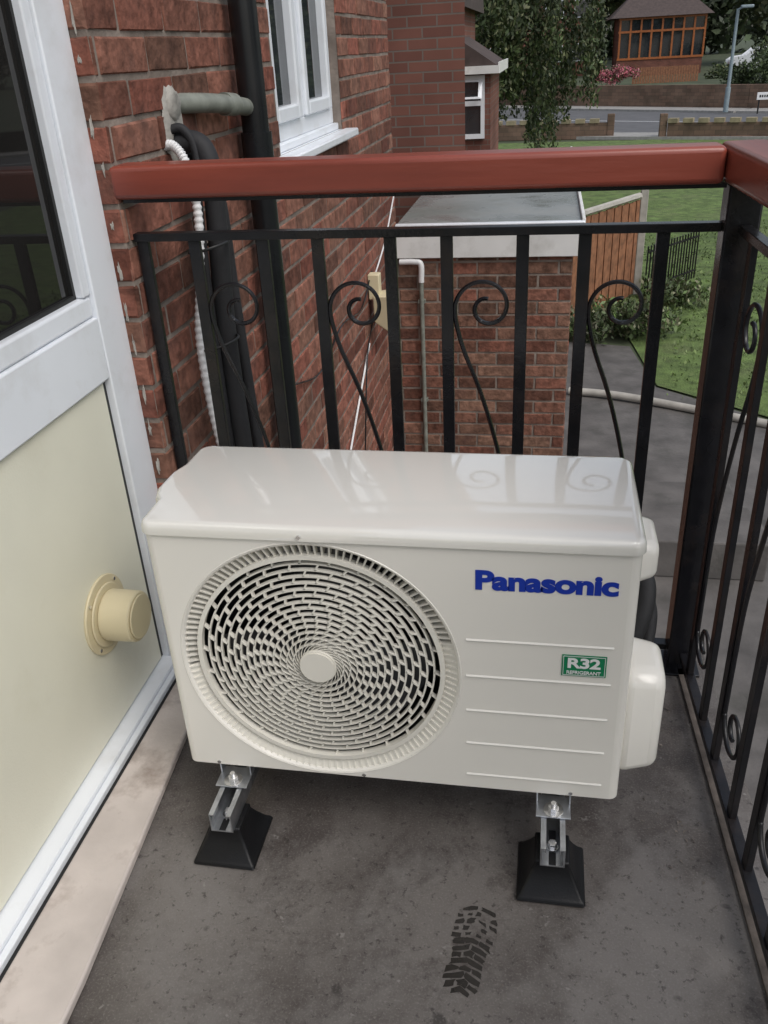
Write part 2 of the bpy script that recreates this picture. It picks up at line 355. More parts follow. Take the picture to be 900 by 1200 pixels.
for i in range(k+1):
    a=math.radians(185+ (375-185)*i/k)
    v+=[P2(FR-.001,a,.005),P2(R1+.005,a,.016)]
for i in range(k): f.append((2*i,2*i+1,2*i+3,2*i+2))
mesh('grille_shroud',v,f,'grille',U,smooth=60)
g=G()
cyl_y(g,FC,.0285,-.0045,.004,40); g.obj('grille_hub','grille',U,bevel=.0015,smooth=40)
g=G(); g.tube([P2(FR+.003,2*math.pi*i/128,.0003) for i in range(129)],.0014,6,cap=False); g.obj('opening_bead','unit',U,smooth=60)
g=G()
for i in range(5):
    z=.462-.0725*i
    g.add([(.520,-.0003,z+.0022),(.750,-.0003,z+.0022),(.750,-.0024,z-.0006),(.520,-.0024,z-.0006),(.750,-.0003,z-.0025),(.520,-.0003,z-.0025)],[(0,3,2,1),(3,5,4,2),(0,5,3),(1,2,4)])
g.obj('pressed_ribs','unit',U)
g=G()
for x,z in ((.262,.6405),(.06,.146),(.335,.1455),(.70,.146)): cyl_y(g,(x,z),.0035,-.0075 if z>.6 else -.002,.001,12)
g.obj('panel_screws','bolt',U)
def text(name,s,x,z,width,height,m,y=-.0012,off=0.0,sp=.94):
    cu=bpy.data.curves.new(name,'FONT'); cu.body=s; cu.size=1; cu.extrude=.004; cu.offset=off; cu.space_character=sp
    o=bpy.data.objects.new(name,cu); C.objects.link(o); bpy.context.view_layer.update()
    dg=bpy.context.evaluated_depsgraph_get(); me=bpy.data.meshes.new_from_object(o.evaluated_get(dg)); bpy.data.objects.remove(o)
    co=np.array([v.co[:] for v in me.vertices]); mn=co.min(0);mx=co.max(0)
    q=np.empty_like(co); q[:,0]=x+(co[:,0]-mn[0])/(mx[0]-mn[0])*width; q[:,2]=z+(co[:,1]-mn[1])/(mx[1]-mn[1])*height; q[:,1]=y+np.where(co[:,2]>0,-.0003,.0003)
    for v_,c in zip(me.vertices,q): v_.co=c
    me.materials.clear(); me.materials.append(M[m]); o=bpy.data.objects.new(name,me); C.objects.link(o); o.parent=U; return o
text('brand_lettering','Panasonic',.535,.558,.214,.036,'blue',off=.045,y=-.0006,sp=.97)
box('refrigerant_label',(.672,-.0016,.404),(.741,-.0004,.445),'green',U)
text('label_big_text','R32',.681,.420,.051,.020,'white',y=-.0022,off=.03)
text('label_small_text','REFRIGERANT',.680,.4085,.053,.0065,'white',y=-.0022,off=.01)
g=G()
for lo,hi in (((.674,-.0022,.4057),(.739,-.0018,.4065)),((.674,-.0022,.4425),(.739,-.0018,.4433)),((.674,-.0022,.4065),(.6748,-.0018,.4425)),((.7382,-.0022,.4065),(.739,-.0018,.4425))): g.box(lo,hi)
g.obj('label_border','white',U)
def prism(name,prof,x0,x1,m,taper=.0,bevel=.01):
    cy=sum(p[0] for p in prof)/len(prof);cz=sum(p[1] for p in prof)/len(prof);k=len(prof)
    v=[(x0,y,z) for y,z in prof]+[(x1,cy+(y-cy)*(1-taper),cz+(z-cz)*(1-taper)) for y,z in prof]
    f=[(i,(i+1)%k,(i+1)%k+k,i+k) for i in range(k)]+[tuple(range(k))[::-1],tuple(range(k,2*k))]
    return mesh(name,v,f,m,U,bevel=bevel,smooth=50,bseg=4)
prism('valve_cover',[(.03,.165),(.15,.165),(.19,.20),(.19,.34),(.15,.385),(.05,.385),(.03,.36)],.775,.845,'unit',.12,.018)
prism('side_handle',[(.05,.545),(.17,.545),(.18,.56),(.18,.60),(.16,.618),(.06,.618),(.05,.60)],.775,.812,'unit',.2,.012)
g=G()
g.tube(spline([(.80,.22,.30),(.825,.25,.36),(.83,.29,.40),(.81,.33,.41),(.78,.36,.34),(.76,.40,.2)]),.017,12)
g.tube(spline([(.80,.19,.25),(.83,.24,.26),(.845,.30,.33),(.82,.36,.36),(.79,.40,.3),(.77,.44,.15)]),.013,12)
g.obj('insulated_pipes','foam',U,smooth=60)
g=G()
for cx in (.088,.672):
    for ya,yb in ((-.030,.02),(.27,.33)):
        g.box((cx-.030,ya,.1125),(cx+.030,yb,.1155)); g.box((cx-.030,max(ya,.002),.1156),(cx-.027,yb,.139)); g.box((cx+.027,max(ya,.002),.1156),(cx+.030,yb,.139))
g.obj('mounting_brackets','zinc',U,bevel=.001)
def foot(cx,idx):
    e=empty('rubber_support_foot')
    for yy,nm in ((-.055,'front'),(.35,'rear')):
        prof=[(.058,0,.062),(.058,.008,.062),(.052,.012,.056),(.038,.042,.040),(.030,.060,.032),(.030,.070,.032)]
        v=[];f=[]
        for hx,z,hy in prof:
            v+=[(cx-hx,yy-hy,z+.001),(cx+hx,yy-hy,z+.001),(cx+hx,yy+hy,z+.001),(cx-hx,yy+hy,z+.001)]
        for i in range(len(prof)-1):
            for k in range(4): f.append((4*i+k,4*i+(k+1)%4,4*i+4+(k+1)%4,4*i+4+k))
        f.append((3,2,1,0)); q=4*(len(prof)-1); f.append((q,q+1,q+2,q+3))
        mesh('rubber_block_'+nm,v,f,'rubber',e,bevel=.004,smooth=50,bseg=3)
    w=.0205;z0=.0715;z1=.112;t=.0025;y0=-.096;y1=.42
    g=G()
    g.box((cx-w,y0,z0),(cx+w,y1,z0+t)); g.box((cx-w,y0,z0+t+.0001),(cx-w+t,y1,z1)); g.box((cx+w-t,y0,z0+t+.0001),(cx+w,y1,z1))
    g.box((cx-w+t+.0001,y0,z1-t),(cx-w+.009,y1,z1-.0001)); g.box((cx+w-.009,y0,z1-t),(cx+w-t-.0001,y1,z1-.0001))
    g.box((cx-w+.0075,y0,z1-.009),(cx-w+.009,y1,z1-t-.0001)); g.box((cx+w-.009,y0,z1-.009),(cx+w-.0075,y1,z1-t-.0001))
    g.obj('channel_strut','zinc',e)
    g=G()
    for yy in (-.082,-.035): 
        g.box((cx-.006,yy-.013,z0+t+.0003),(cx+.006,yy+.013,z0+t+.001))
    g.obj('strut_slots','dark',e)
    g=G()
    def cz(c,r,z0,z1,k=24):
        b=len(g.v)
        for z in (z0,z1):
            for i in range(k): a=2*math.pi*i/k; g.v.append((c[0]+r*math.cos(a),c[1]+r*math.sin(a),z))
        for i in range(k): j=(i+1)%k; g.f.append((b+i,b+j,b+k+j,b+k+i))
        g.f.append(tuple(b+i for i in range(k))[::-1]); g.f.append(tuple(b+k+i for i in range(k)))
    cz((cx,-.014),.0175,.1157,.1177); cz((cx,-.014),.0095,.1178,.126,6); cz((cx,-.014),.005,.1261,.134,12)
    cz((cx,-.058),.011,z0+t+.001,z0+t+.004); cz((cx,-.058),.008,z0+t+.0041,z0+t+.012,6)
    g.obj('bolts','bolt',e,bevel=.0006)
foot(.088,0); foot(.672,1)
# ============================================================ BALCONY FLOOR
SA=.048
PX,PY=.965,.56
def rotp(p):
    x,y=p[0]-PX,p[1]-PY; c,s=math.cos(SA),math.sin(SA); return (PX+x*c-y*s,PY+x*s+y*c)+tuple(p[2:])
BF=empty('balcony_floor')
fe=rotp((1.03,-2.6)); 
slab('floor_slab',[(-.30,-2.6),(fe[0],-2.6),(1.028,.635),(-.30,.635)],-.16,0,'floor',BF,bevel=.004)
XFORM=rotp
box('edge_strip',(.957,-2.6,.0005),(.974,.56,.006),'edge',BF,bevel=.001)
XFORM=None
FP=G(); rr=random.Random(11)
cx,cy=.545,-.205; ang=math.radians(-8)
def halfw(v):
    if v>.05: return .039*math.sqrt(max(0,1-((v-.40)/.60)**2))
    if v<-.35: return .031*math.sqrt(max(0,1-((v+.58)/.42)**2))
    a_=(v+.35)/.40; return (.026*(1-a_)+.0315*a_)
for iv in range(14):
    v0=-1+iv*2/14+.012; v1=-1+(iv+1)*2/14-.024; vm=(v0+v1)/2; h=halfw(vm)
    if h<.008: continue
    nb=max(1,int(round(h/.013))); cnt=(nb*2-1 if iv%2 else max(1,nb*2-2))
    for ib in range(cnt):
        u0=-h+2*h*ib/cnt+.0011; u1=-h+2*h*(ib+1)/cnt-.0011
        if rr.random()<(.03 if vm<0 else .24): continue
        ring=[(u0,v0),((u0+u1)/2,v0),(u1,v0),(u1,vm),(u1,v1),((u0+u1)/2,v1),(u0,v1),(u0,vm)]
        pts=[]; ccx=(u0+u1)/2; ccy=vm*.088-abs(ccx)*.35; sc=rr.uniform(.55,.95) if vm>.1 else rr.uniform(.9,1.06)
        for (u_,v_) in ring:
            x=u_+rr.uniform(-.0022,.0022); y=v_*.088-abs(u_)*.35+rr.uniform(-.0022,.0022)
            x=ccx+(x-ccx)*sc; y=ccy+(y-ccy)*sc
            pts.append((cx+x*math.cos(ang)-y*math.sin(ang),cy+x*math.sin(ang)+y*math.cos(ang),.0006+.00001*len(FP.f)))
        FP.add(pts,[tuple(range(8))])
M['wet']=mat('wet_mark',(.020,.017,.015),.2,var=.3,vscale=60)
FP.obj('wet_footprint','wet')
g=G()
for i in range(380):
    t=rr.random()
    if t<.45: x=rr.uniform(.84,.955);y=rr.uniform(-.1,.57)
    elif t<.6: x=rr.uniform(-.085,-.03); y=rr.uniform(-.5,.3)
    else: x=rr.uniform(-.08,.95);y=rr.uniform(-.5,.3)
    s=rr.uniform(.0008,.003)*(1.7 if t<.45 else 1.1); 
    V=[(x+s*rr.uniform(-1,1),y+s*rr.uniform(-1,1),.0005+s*rr.uniform(0,.8)) for _ in range(4)]
    g.add(V,[(0,1,2),(0,2,3),(0,3,1),(1,3,2)])
g.obj('grit','bark')
# ============================================================ RAILING
RL=empty('balcony_railing')
YR=.575; HZ0=1.063;HZ1=1.125
box('handrail_back',(-.215,.54,HZ0),(.922,.618,HZ1),'railx',RL,bevel=.010,bseg=3)
box('handrail_flat_back',(-.20,YR-.02,HZ0-.0075),(.93,YR+.02,HZ0-.0005),'iron',RL)
box('corner_post',(.934,.547,.0),(.994,.607,HZ0-.001),'iron',RL,bevel=.004)
box('corner_foot_plate',(.915,.525,.0005),(1.005,.615,.006),'iron',RL,bevel=.001)
g=G()
g.box((-.2,YR-.005,.978),(.9335,YR+.02,.994)); g.box((-.2,YR-.005,.040),(.9335,YR+.02,.055))
bx=[-.185,-.075,.068,.18,.325,.435,.58,.695,.835]
for x in bx: g.box((x-.012,YR,.0551),(x+.012,YR+.012,.9779))
g.obj('back_panel_bars','iron',RL,bevel=.0012)
XR=.965
XFORM=rotp
v=[(.9235,.618,HZ0),(1.004,.618,HZ0),(1.004,-2.6,HZ0),(.9235,-2.6,HZ0)]; v+=[(a,b,HZ1+.0015) for a,b,c in v]
mesh('handrail_side',v,[(0,1,2,3),(4,7,6,5),(0,4,5,1),(1,5,6,2),(2,6,7,3),(3,7,4,0)],'raily',RL,bevel=.010,bseg=3,smooth=40)
box('handrail_flat_side',(.945,-2.6,HZ0-.0075),(.985,.54,HZ0-.0005),'iron',RL)
g=G()
g.box((XR-.008,-2.6,.978),(XR+.012,.542,.994)); g.box((XR-.008,-2.6,.040),(XR+.012,.542,.055))
sidegaps=[];i=0; yy=.475
while yy>-2.5:
    g.box((XR-.004,yy-.012,.0551),(XR+.008,yy+.012,.9779))
    d=.145 if i%2==0 else .112
    if i%2==0: sidegaps.append((yy-d,yy))
    yy-=d; i+=1
g.obj('side_panel_bars','iron',RL,bevel=.0012)
XFORM=None
def add_scroll(g,u0,u1,axis):
    w=(u1-u0-.030)/2; cu=(u0+u1)/2; zc=.84
    T=math.radians(180); P=[]
    for i in range(50):
        t=i/49; a=T-math.radians(450)*t; rad=w*(1-.72*t)
        P.append((cu+rad*math.cos(a)+.008*t,zc+rad*math.sin(a)))
    P=P[::-1]
    tail=[(cu-w*.97,zc-.03),(cu-w*.7,zc-.09),(cu-w*.1,.66),(cu+w*.5,.54),(cu+w*.9,.42),(cu+w*.98,.30)]
    low=[(2*cu-u,.185-(z-zc)) for u,z in P][::-1]
    A=P+tail+low
    f3=(lambda u,z:(u,YR+.006,z)) if axis=='x' else (lambda u,z:(XR+.002,u,z))
    g.tube(spline([f3(*p) for p in A],3),.0045,6)
g=G()
for a,b in ((-.075,.068),(.18,.325),(.435,.58),(.695,.835)): add_scroll(g,a,b,'x')
g.obj('back_scrollwork','iron',RL,smooth=60)
XFORM=rotp; g=G()
for a,b in sidegaps: add_scroll(g,a,b,'y')
g.obj('side_scrollwork','iron',RL,smooth=60); XFORM=None
# ============================================================ DOOR / PANEL WALL
DW=empty('balcony_door_frame')
XF=-.238
YE=.543
box('lower_panel',(XF-.035,-2.6,.036),(XF-.012,.4215,.731),'panel',DW,bevel=.002)
box('panel_gasket',(XF-.035,-2.6,.0318),(XF-.016,.4362,.7353),'gasket',DW)
box('frame_jamb',(XF-.06,.4365,.0),(XF,YE,2.2),'upvc',DW,bevel=.003)
box('frame_jamb_bead',(XF-.05,.408,.905),(XF-.006,.4360,2.2),'upvc',DW,bevel=.004)
box('frame_transom',(XF-.06,-2.6,.7355),(XF-.002,.4360,.862),'upvc',DW,bevel=.004)
box('transom_bead',(XF-.05,-2.6,.8625),(XF-.008,.4360,.9045),'upvc',DW,bevel=.006)
box('glass_gasket',(XF-.04,-2.6,.905),(XF-.022,.4078,.913),'gasket',DW)
box('glass_gasket_side',(XF-.04,.399,.9132),(XF-.022,.4078,2.2),'gasket',DW)
box('glass_pane',(XF-.045,-2.6,.9132),(XF-.030,.3988,2.2),'glass',DW)
box('frame_head',(XF-.06,-2.6,2.2005),(XF,YE,2.29),'upvc',DW,bevel=.003)
box('bottom_track',(XF-.06,-2.6,.004),(XF+.022,.436,.0315),'upvc',DW,bevel=.002)
box('track_lip',(XF+.0225,-2.6,.004),(XF+.036,.50,.024),'upvc',DW,bevel=.002)
box('track_groove',(XF+.0362,-2.6,.002),(XF+.046,.50,.012),'gasket',DW)
slab('door_sill',[(XF+.0465,-2.6),(.02,-2.6),(-.060,-.36),(-.104,.20),(-.115,.53),(XF+.0465,.53)],.001,.020,'sill',None,bevel=.004)
VT=empty('wall_vent_terminal')
vc=(.232,.295)
def cylx(name,c,r,x0,x1,m,parent,k=48,bevel=.002,r2=None):
    r2=r2 or r; v=[(x0,c[0]+r*math.cos(2*math.pi*i/k),c[1]+r*math.sin(2*math.pi*i/k)) for i in range(k)]+[(x1,c[0]+r2*math.cos(2*math.pi*i/k),c[1]+r2*math.sin(2*math.pi*i/k)) for i in range(k)]
    f=[(i,(i+1)%k,(i+1)%k+k,i+k) for i in range(k)]+[tuple(range(k))[::-1],tuple(range(k,2*k))]
    return mesh(name,v,f,m,parent,bevel=bevel,smooth=40)
xp=XF-.012
cylx('flange',vc,.085,xp,xp+.006,'vent',VT); cylx('flange_step',vc,.068,xp+.0061,xp+.011,'vent',VT,bevel=.004)
cylx('pipe',vc,.054,xp+.0111,xp+.078,'vent',VT,r2=.053,bevel=.004)
cylx('cap',vc,.047,xp+.0781,xp+.082,'vent',VT,bevel=.002)
for a in (45,135,225,315): 
    q=(vc[0]+.076*math.cos(math.radians(a)),vc[1]+.076*math.sin(math.radians(a))); cylx('screw_%d'%a,q,.004,xp+.0061,xp+.008,'bolt',VT,k=10,bevel=0)
# ============================================================ LEFT BRICK HOUSE
HA=empty('brick_house')
XB=-.205; YA=.545; YB=3.82
brick_wall('side_wall',(XB,0,0),(0,1,0),(1,0,0),YA,YB,-2.7,3.2,[(1.70,2.62,1.02,2.4)],HA)
brick_wall('reveal',(0,YA,0),(1,0,0),(0,-1,0),-.50,XB,-.2,3.2,[],HA,phase=.08)
box('wall_core',(-.6,YA+.003,-2.7),(XB-.06,YB-.003,1.0),'mortarA',HA)
brick_wall('end_wall',(0,YB,0),(1,0,0),(0,1,0),-3.5,XB,-2.7,3.2,[],HA)
box('wall_below_balcony',(-.5,-2.6,-2.7),(XB-.02,YA-.002,-.17),'brBy',HA)
box('wall_above_door',(-.5,-2.6,2.295),(XB-.02,YA-.002,3.2),'brBy',HA)
WN=empty('casement_window'); 
xw=XB-.035
g=G()
for lo,hi in (((xw-.06,1.70,1.045),(xw,1.755,2.4)),((xw-.06,2.565,1.045),(xw,2.62,2.4)),((xw-.06,1.7551,1.045),(xw,2.5649,1.10)),((xw-.06,2.10,1.1001),(xw+.002,2.16,2.4)),((xw-.06,1.7551,2.35),(xw,2.5649,2.4))): g.box(lo,hi)
g.obj('window_frame','upvc',WN,bevel=.004)
g=G()
for a,b_ in ((1.757,2.098),(2.162,2.563)):
    for lo,hi in (((xw-.02,a,1.102),(xw+.014,a+.045,2.348)),((xw-.02,b_-.045,1.102),(xw+.014,b_,2.348)),((xw-.02,a+.0451,1.102),(xw+.014,b_-.0451,1.147)),((xw-.02,a+.0451,2.30),(xw+.014,b_-.0451,2.348))): g.box(lo,hi)
g.obj('sashes','upvc',WN,bevel=.006)
box('glazing',(xw-.03,1.756,1.101),(xw-.015,2.5645,2.349),'glassw',WN)
box('window_sill',(xw-.06,1.66,.99),(XB+.055,2.68,1.019),'upvc',WN,bevel=.006)
box('window_sill_upstand',(xw-.06,1.70,1.0195),(xw+.02,2.62,1.0445),'upvc',WN,bevel=.004)
WN.parent=HA
box('window_backing',(XB-.2,1.6,.98),(XB-.13,2.7,2.5),'dark',HA)
box('opening_jamb',(XB-.12,2.6205,1.02),(XB-.002,2.64,2.4),'mortarA',HA)
def blob(name,c,ru,rz,m,parent,k=18,t=.009,seed=1,plane='x',lo=.65):
    r_=random.Random(seed); ph=[r_.uniform(lo,1.2) for _ in range(k)]
    v=[];
    for s_,d in ((1,0),(.8,t)):
        for i in range(k):
            a=2*math.pi*i/k; u=ru*ph[i]*s_*math.cos(a);z=rz*ph[i]*s_*math.sin(a)
            v.append((c[0]+d,c[1]+u,c[2]+z) if plane=='x' else (c[0]+u,c[1]-d,c[2]+z))
    f=[(i,(i+1)%k,(i+1)%k+k,i+k) for i in range(k)]+[tuple(range(k,2*k))]
    return mesh(name,v,f,m,parent,smooth=60)
blob('cement_patch',(XB+.003,.865,1.165),.055,.085,'smear',HA,seed=5,t=.006,k=26,lo=.9)
blob('cement_collar',(XB+.003,.87,1.215),.035,.035,'smear',HA,seed=6,t=.012,k=20,lo=.95)
for i in range(12):
    zz=.40+i*.09+random.uniform(-.02,.02)
    blob('mortar_smear_%d'%i,(XB-.018+random.uniform(-.008,.003),YA-.004,zz),random.uniform(.002,.005),random.uniform(.008,.030),'smear',HA,seed=i+20,plane='y',t=.003,k=12,lo=.35)
DP=empty('drainpipe'); xd=XB+.055; yd=1.30
tube('downpipe',[(xd,yd,-2.6),(xd,yd,3.1)],.036,'pvcblk',DP,24)
for z in (-.6,1.05,2.4): tube('collar_%d'%int(z*10),[(xd,yd,z),(xd,yd,z+.07)],.0415,'pvcblk',DP,24)
g=G(); g.tube(spline([(XB-.02,.88,1.215),(XB+.03,1.0,1.208),(XB+.045,1.14,1.196),(xd-.01,1.29,1.18)],6),.0215,16); g.obj('overflow_branch','greypipe',DP,smooth=60)
g=G(); g.tube([(XB+.038,1.12,1.1985),(XB+.046,1.17,1.194)],.0265,16); g.obj('branch_collar','greypipe',DP,smooth=50)
LS=empty('refrigerant_line_set')
base=spline([(XB-.02,.815,1.13),(XB+.02,.81,1.135),(XB+.05,.80,1.09),(XB+.062,.79,.99),(XB+.055,.765,.86),(XB+.04,.745,.72),(XB+.045,.74,.56),(XB+.062,.735,.4),(XB+.08,.72,.2),(XB+.15,.68,.08)],34)
tube('corrugated_conduit',base,[.0108 if i%4<2 else .0090 for i in range(len(base))],'conduit',LS,12)
g=G()
g.tube(spline([(XB-.02,.86,1.13),(XB+.05,.87,1.135),(XB+.08,.86,1.08),(XB+.080,.85,.95),(XB+.075,.83,.7),(XB+.09,.80,.4),(XB+.12,.74,.1)]),.024,14)
g.tube(spline([(XB-.02,.90,1.10),(XB+.05,.91,1.09),(XB+.075,.905,1.0),(XB+.08,.90,.8),(XB+.10,.87,.5),(XB+.15,.78,.1)]),.015,14)
g.tube(spline([(XB-.01,.84,1.16),(XB+.03,.85,1.165),(XB+.055,.85,1.11),(XB+.05,.83,1.0),(XB+.055,.8,.7),(XB+.07,.77,.2)]),.010,10)
g.obj('insulated_pipe_pair','foam',LS,smooth=60)
g=G()
for z,yy in ((.92,.81),(.70,.79)): 
    g.tube([(XB+.07+.045*math.cos(a),yy+.055*math.sin(a),z+.01*math.cos(a)) for a in np.linspace(0,2*math.pi,17)],.0035,6)
g.obj('cable_ties','gasket',LS,smooth=60)
FL=empty('wall_floodlight')
v=[];f=[]
prof=[(0,.055,.06),(.03,.062,.07),(.075,.072,.08)]
for d,hy,hz in prof:
    v+=[(XB+.03+d,2.96-hy,.20-hz-d*.35),(XB+.03+d,2.96+hy,.20-hz-d*.35),(XB+.03+d,2.96+hy,.20+hz-d*.15),(XB+.03+d,2.96-hy,.20+hz-d*.15)]
for i in range(2):
    for k in range(4): f.append((4*i+k,4*i+(k+1)%4,4*i+4+(k+1)%4,4*i+4+k))
f+=[(3,2,1,0),(8,9,10,11)]
mesh('lamp_housing',v,f,'vent',FL,bevel=.006,smooth=40)
box('lamp_bracket',(XB+.005,2.93,.24),(XB+.06,2.99,.36),'vent',FL,bevel=.005)
g=G()
g.box((XB+.1055,2.90,.135),(XB+.1075,3.02,.20)); g.obj('lens','conduit',FL)
CB=empty('wall_cables')
g=G(); g.tube(spline([(XB+.012,3.0,.36),(XB+.015,2.7,.26),(XB+.013,2.3,.30),(XB+.014,1.9,.24),(XB+.02,1.5,.33)],10),.0035,6)
g.tube(spline([(XB+.012,2.95,.12),(XB+.02,2.75,.02),(XB+.02,2.6,-.3),(XB+.015,2.5,-.7)],10),.0035,6); g.obj('black_cables','pvcblk',CB,smooth=60)
g=G(); g.tube(spline([(XB+.012,3.75,.60),(XB+.012,3.4,.42),(XB+.012,3.0,.30)],6),.004,6); g.tube([(XB+.012,2.85,.05),(XB+.012,2.2,-.32)],.005,8); g.obj('white_cables','conduit',CB,smooth=60)
# ============================================================ EXTENSION
EX=empty('flat_roof_extension')
brick_wall('front_wall',(0,YB-.02,0),(1,0,0),(0,-1,0),XB+.0,.775,-2.7,.27,[],EX,base=(.205,.097,.068),phase=.03)
brick_wall('right_wall',(.775,0,0),(0,1,0),(1,0,0),YB-.02,7.3,-2.7,.27,[],EX,base=(.205,.097,.068))
box('far_wall',(-.3,7.25,-2.7),(.77,7.3,.27),'brB',EX)
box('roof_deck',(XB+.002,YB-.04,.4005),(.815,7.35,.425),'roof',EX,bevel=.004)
box('front_fascia',(XB+.01,YB-.06,.255),(.83,YB-.041,.418),'render',EX,bevel=.003)
box('side_fascia',(.816,YB-.0405,.255),(.834,7.35,.45),'render',EX,bevel=.003)
box('front_trim',(XB+.01,YB-.075,.4185),(.83,YB-.03,.440),'upvc',EX,bevel=.004)
PP=empty('wall_conduit_pipe'); yp=YB-.02-.03
tube('grey_pipe',[(-.06,yp,-2.6),(-.06,yp,.20)],.013,'greypipe',PP,12)
tube('white_elbow',spline([(-.18,yp+.0,.235),(-.1,yp,.235),(-.06,yp,.22),(-.06,yp,.12)],6),.017,'conduit',PP,12)
for z in (-1.2,-.6,0): box('clip_%d'%int(-z*10),(-.08,yp-.004,z),(-.04,YB-.02,z+.02),'greypipe',PP)
# ============================================================ NEIGHBOURS
NB=empty('neighbour_brick_house')
slab('gable_walls',[(-5,6.2),(-.02,6.2),(-1.15,10.5),(-5,10.5)],-2.7,6,'brB',NB)
CT=empty('neighbour_cottage')
box('cottage_wall',(-5,13.2,-2.7),(-.85,18,1.9),'brB',CT)
box('bay_walls',(-.849,14.0,-2.7),(-.30,16.5,.92),'brB',CT)
v=[(-.86,13.85,1.42),(-.86,16.65,1.42),(-.18,16.65,.98),(-.18,13.85,.98),(-.86,13.85,.96),(-.86,16.65,.96),(-.18,16.65,.93),(-.18,13.85,.93)]
mesh('bay_roof',v,[(0,3,2,1),(4,5,6,7),(0,4,7,3),(3,7,6,2),(2,6,5,1)],'tile',CT)
box('bay_fascia',(-.179,13.84,.88),(-.15,16.66,1.03),'render',CT)
g=G(); g.box((-.87,13.80,.88),(-.16,13.845,.99)); g.obj('bay_fascia_front','render',CT)
g=G()
for lo,hi in (((-.80,13.93,-.05),(-.74,13.99,.86)),((-.45,13.93,-.05),(-.39,13.99,.86)),((-.7399,13.93,-.05),(-.4501,13.99,.02)),((-.7399,13.93,.80),(-.4501,13.99,.86)),((-.7399,13.93,.43),(-.4501,13.99,.50))): g.box(lo,hi)
g.obj('bay_window_frame','upvc',CT); box('bay_window_glass',(-.74,13.96,.02),(-.45,13.985,.80),'glassw',CT)
mesh('open_sash',[(-.76,13.92,.80),(-.42,13.92,.80),(-.42,13.72,.54),(-.76,13.72,.54),(-.70,13.905,.77),(-.48,13.905,.77),(-.48,13.73,.57),(-.70,13.73,.57)],[(0,1,5,4),(1,2,6,5),(2,3,7,6),(3,0,4,7)],'upvc',CT)
v=[(-5.2,12.9,1.8),(-.7,12.9,1.8),(-.7,18.3,1.8),(-5.2,18.3,1.8),(-5.2,15.6,4.2),(-.7,15.6,4.2)]
mesh('cottage_roof',v,[(0,1,5,4),(2,3,4,5),(1,2,5),(3,0,4)],'tile',CT)
# ============================================================ GROUND
def sheet(name,pts,z,m,parent=None): return mesh(name,[(x,y,z) for x,y in pts],[tuple(range(len(pts)))],m,parent)
sheet('ground',[(-200,-60),(200,-60),(200,260),(-200,260)],-2.72,'terrain')
sheet('paving',[(-.3,-12),(7,-12),(4.6,7.5),(2.1,9.8),(1.9,11.5),(.6,11.8),(-.3,11.8)],-2.70,'pave')
sheet('lawn',[(2.12,9.85),(4.65,7.6),(16,7),(16,39.2),(-6,41.3),(-6,19.5),(1.2,18),(1.95,11.6)],-2.695,'grass')
g=G(); g.tube(spline([(1.0,9.5,-2.65),(1.6,9.32,-2.64),(2.4,8.95,-2.65),(3.6,8.3,-2.66)],5),.05,8); g.obj('log_edging','conc',None,smooth=60)
g=G()
for i in range(4): g.box((1.35+.0,6.9-.42*i-.4,-2.70),(2.5,6.9-.42*i,-2.62+.09*i+.0))
g.obj('garden_steps','pave',None,bevel=.015)
g=G()
a=np.array([2.35,14.3]);b_=np.array([3.35,15.6]); nF=18
for i in range(nF+1):
    q=a+(b_-a)*i/nF; g.box((q[0]-.012,q[1]-.012,-2.69),(q[0]+.012,q[1]+.012,-1.85))
for z in (-2.55,-1.95): g.tube([(a[0],a[1],z),(b_[0],b_[1],z)],.018,6)
g.obj('iron_garden_fence','iron')
TF=empty('timber_fence')
g=G(); a=np.array([.85,12.3]);b_=np.array([2.15,14.4]);nF=20
dv=(b_-a)/nF; 
for i in range(nF):
    q=a+dv*i; q2=a+dv*(i+.93); zt=-1.12-.0*i+random.uniform(-.01,.01); nrm=np.array([dv[1],-dv[0]]); nrm=nrm/np.linalg.norm(nrm)*.02*(1 if i%2 else .4)
    g.add([(q[0]+nrm[0],q[1]+nrm[1],-2.69),(q2[0]+nrm[0],q2[1]+nrm[1],-2.69),(q2[0]+nrm[0],q2[1]+nrm[1],zt),(q[0]+nrm[0],q[1]+nrm[1],zt),(q[0]-.01,q[1]+.02,-2.69),(q2[0]-.01,q2[1]+.02,-2.69),(q2[0]-.01,q2[1]+.02,zt),(q[0]-.01,q[1]+.02,zt)],[(0,1,2,3),(5,4,7,6),(3,2,6,7),(0,3,7,4),(1,5,6,2)])
g.obj('boards','fence',TF)
g=G(); g.box((2.17,14.4,-2.69),(2.29,14.52,-.80)); g.obj('post','conc',TF,bevel=.01)
g=G(); g.tube([(a[0],a[1]+.01,-1.05),(b_[0],b_[1],-1.05)],.05,6); g.obj('capping','conc',TF)
gp=[(.08,.13,.035),(.10,.14,.055),(.055,.08,.03),(.17,.17,.10)]
leaves('garden_plants',clumps_in(1.75,11.9,-2.45,.75,.45,.2,16,.30)+clumps_in(2.6,13.6,-2.5,.5,.7,.15,8,.25),4200,.045,gp,droop=-1)
leaves('lawn_tufts',[(x,y,-2.68,.9,.9,.05,1) for x in np.arange(3,8,1.2) for y in np.arange(10,22,1.5)],9000,.03,[(.10,.155,.04),(.13,.175,.06)],droop=-1.5)
rd=[(-40,48),(-1,44.6),(9,40.6),(50,24)]; rf=[(50,28),(11,52),(-2,63),(-40,90)]
sheet('road',rd+rf,-2.69,'asphalt')
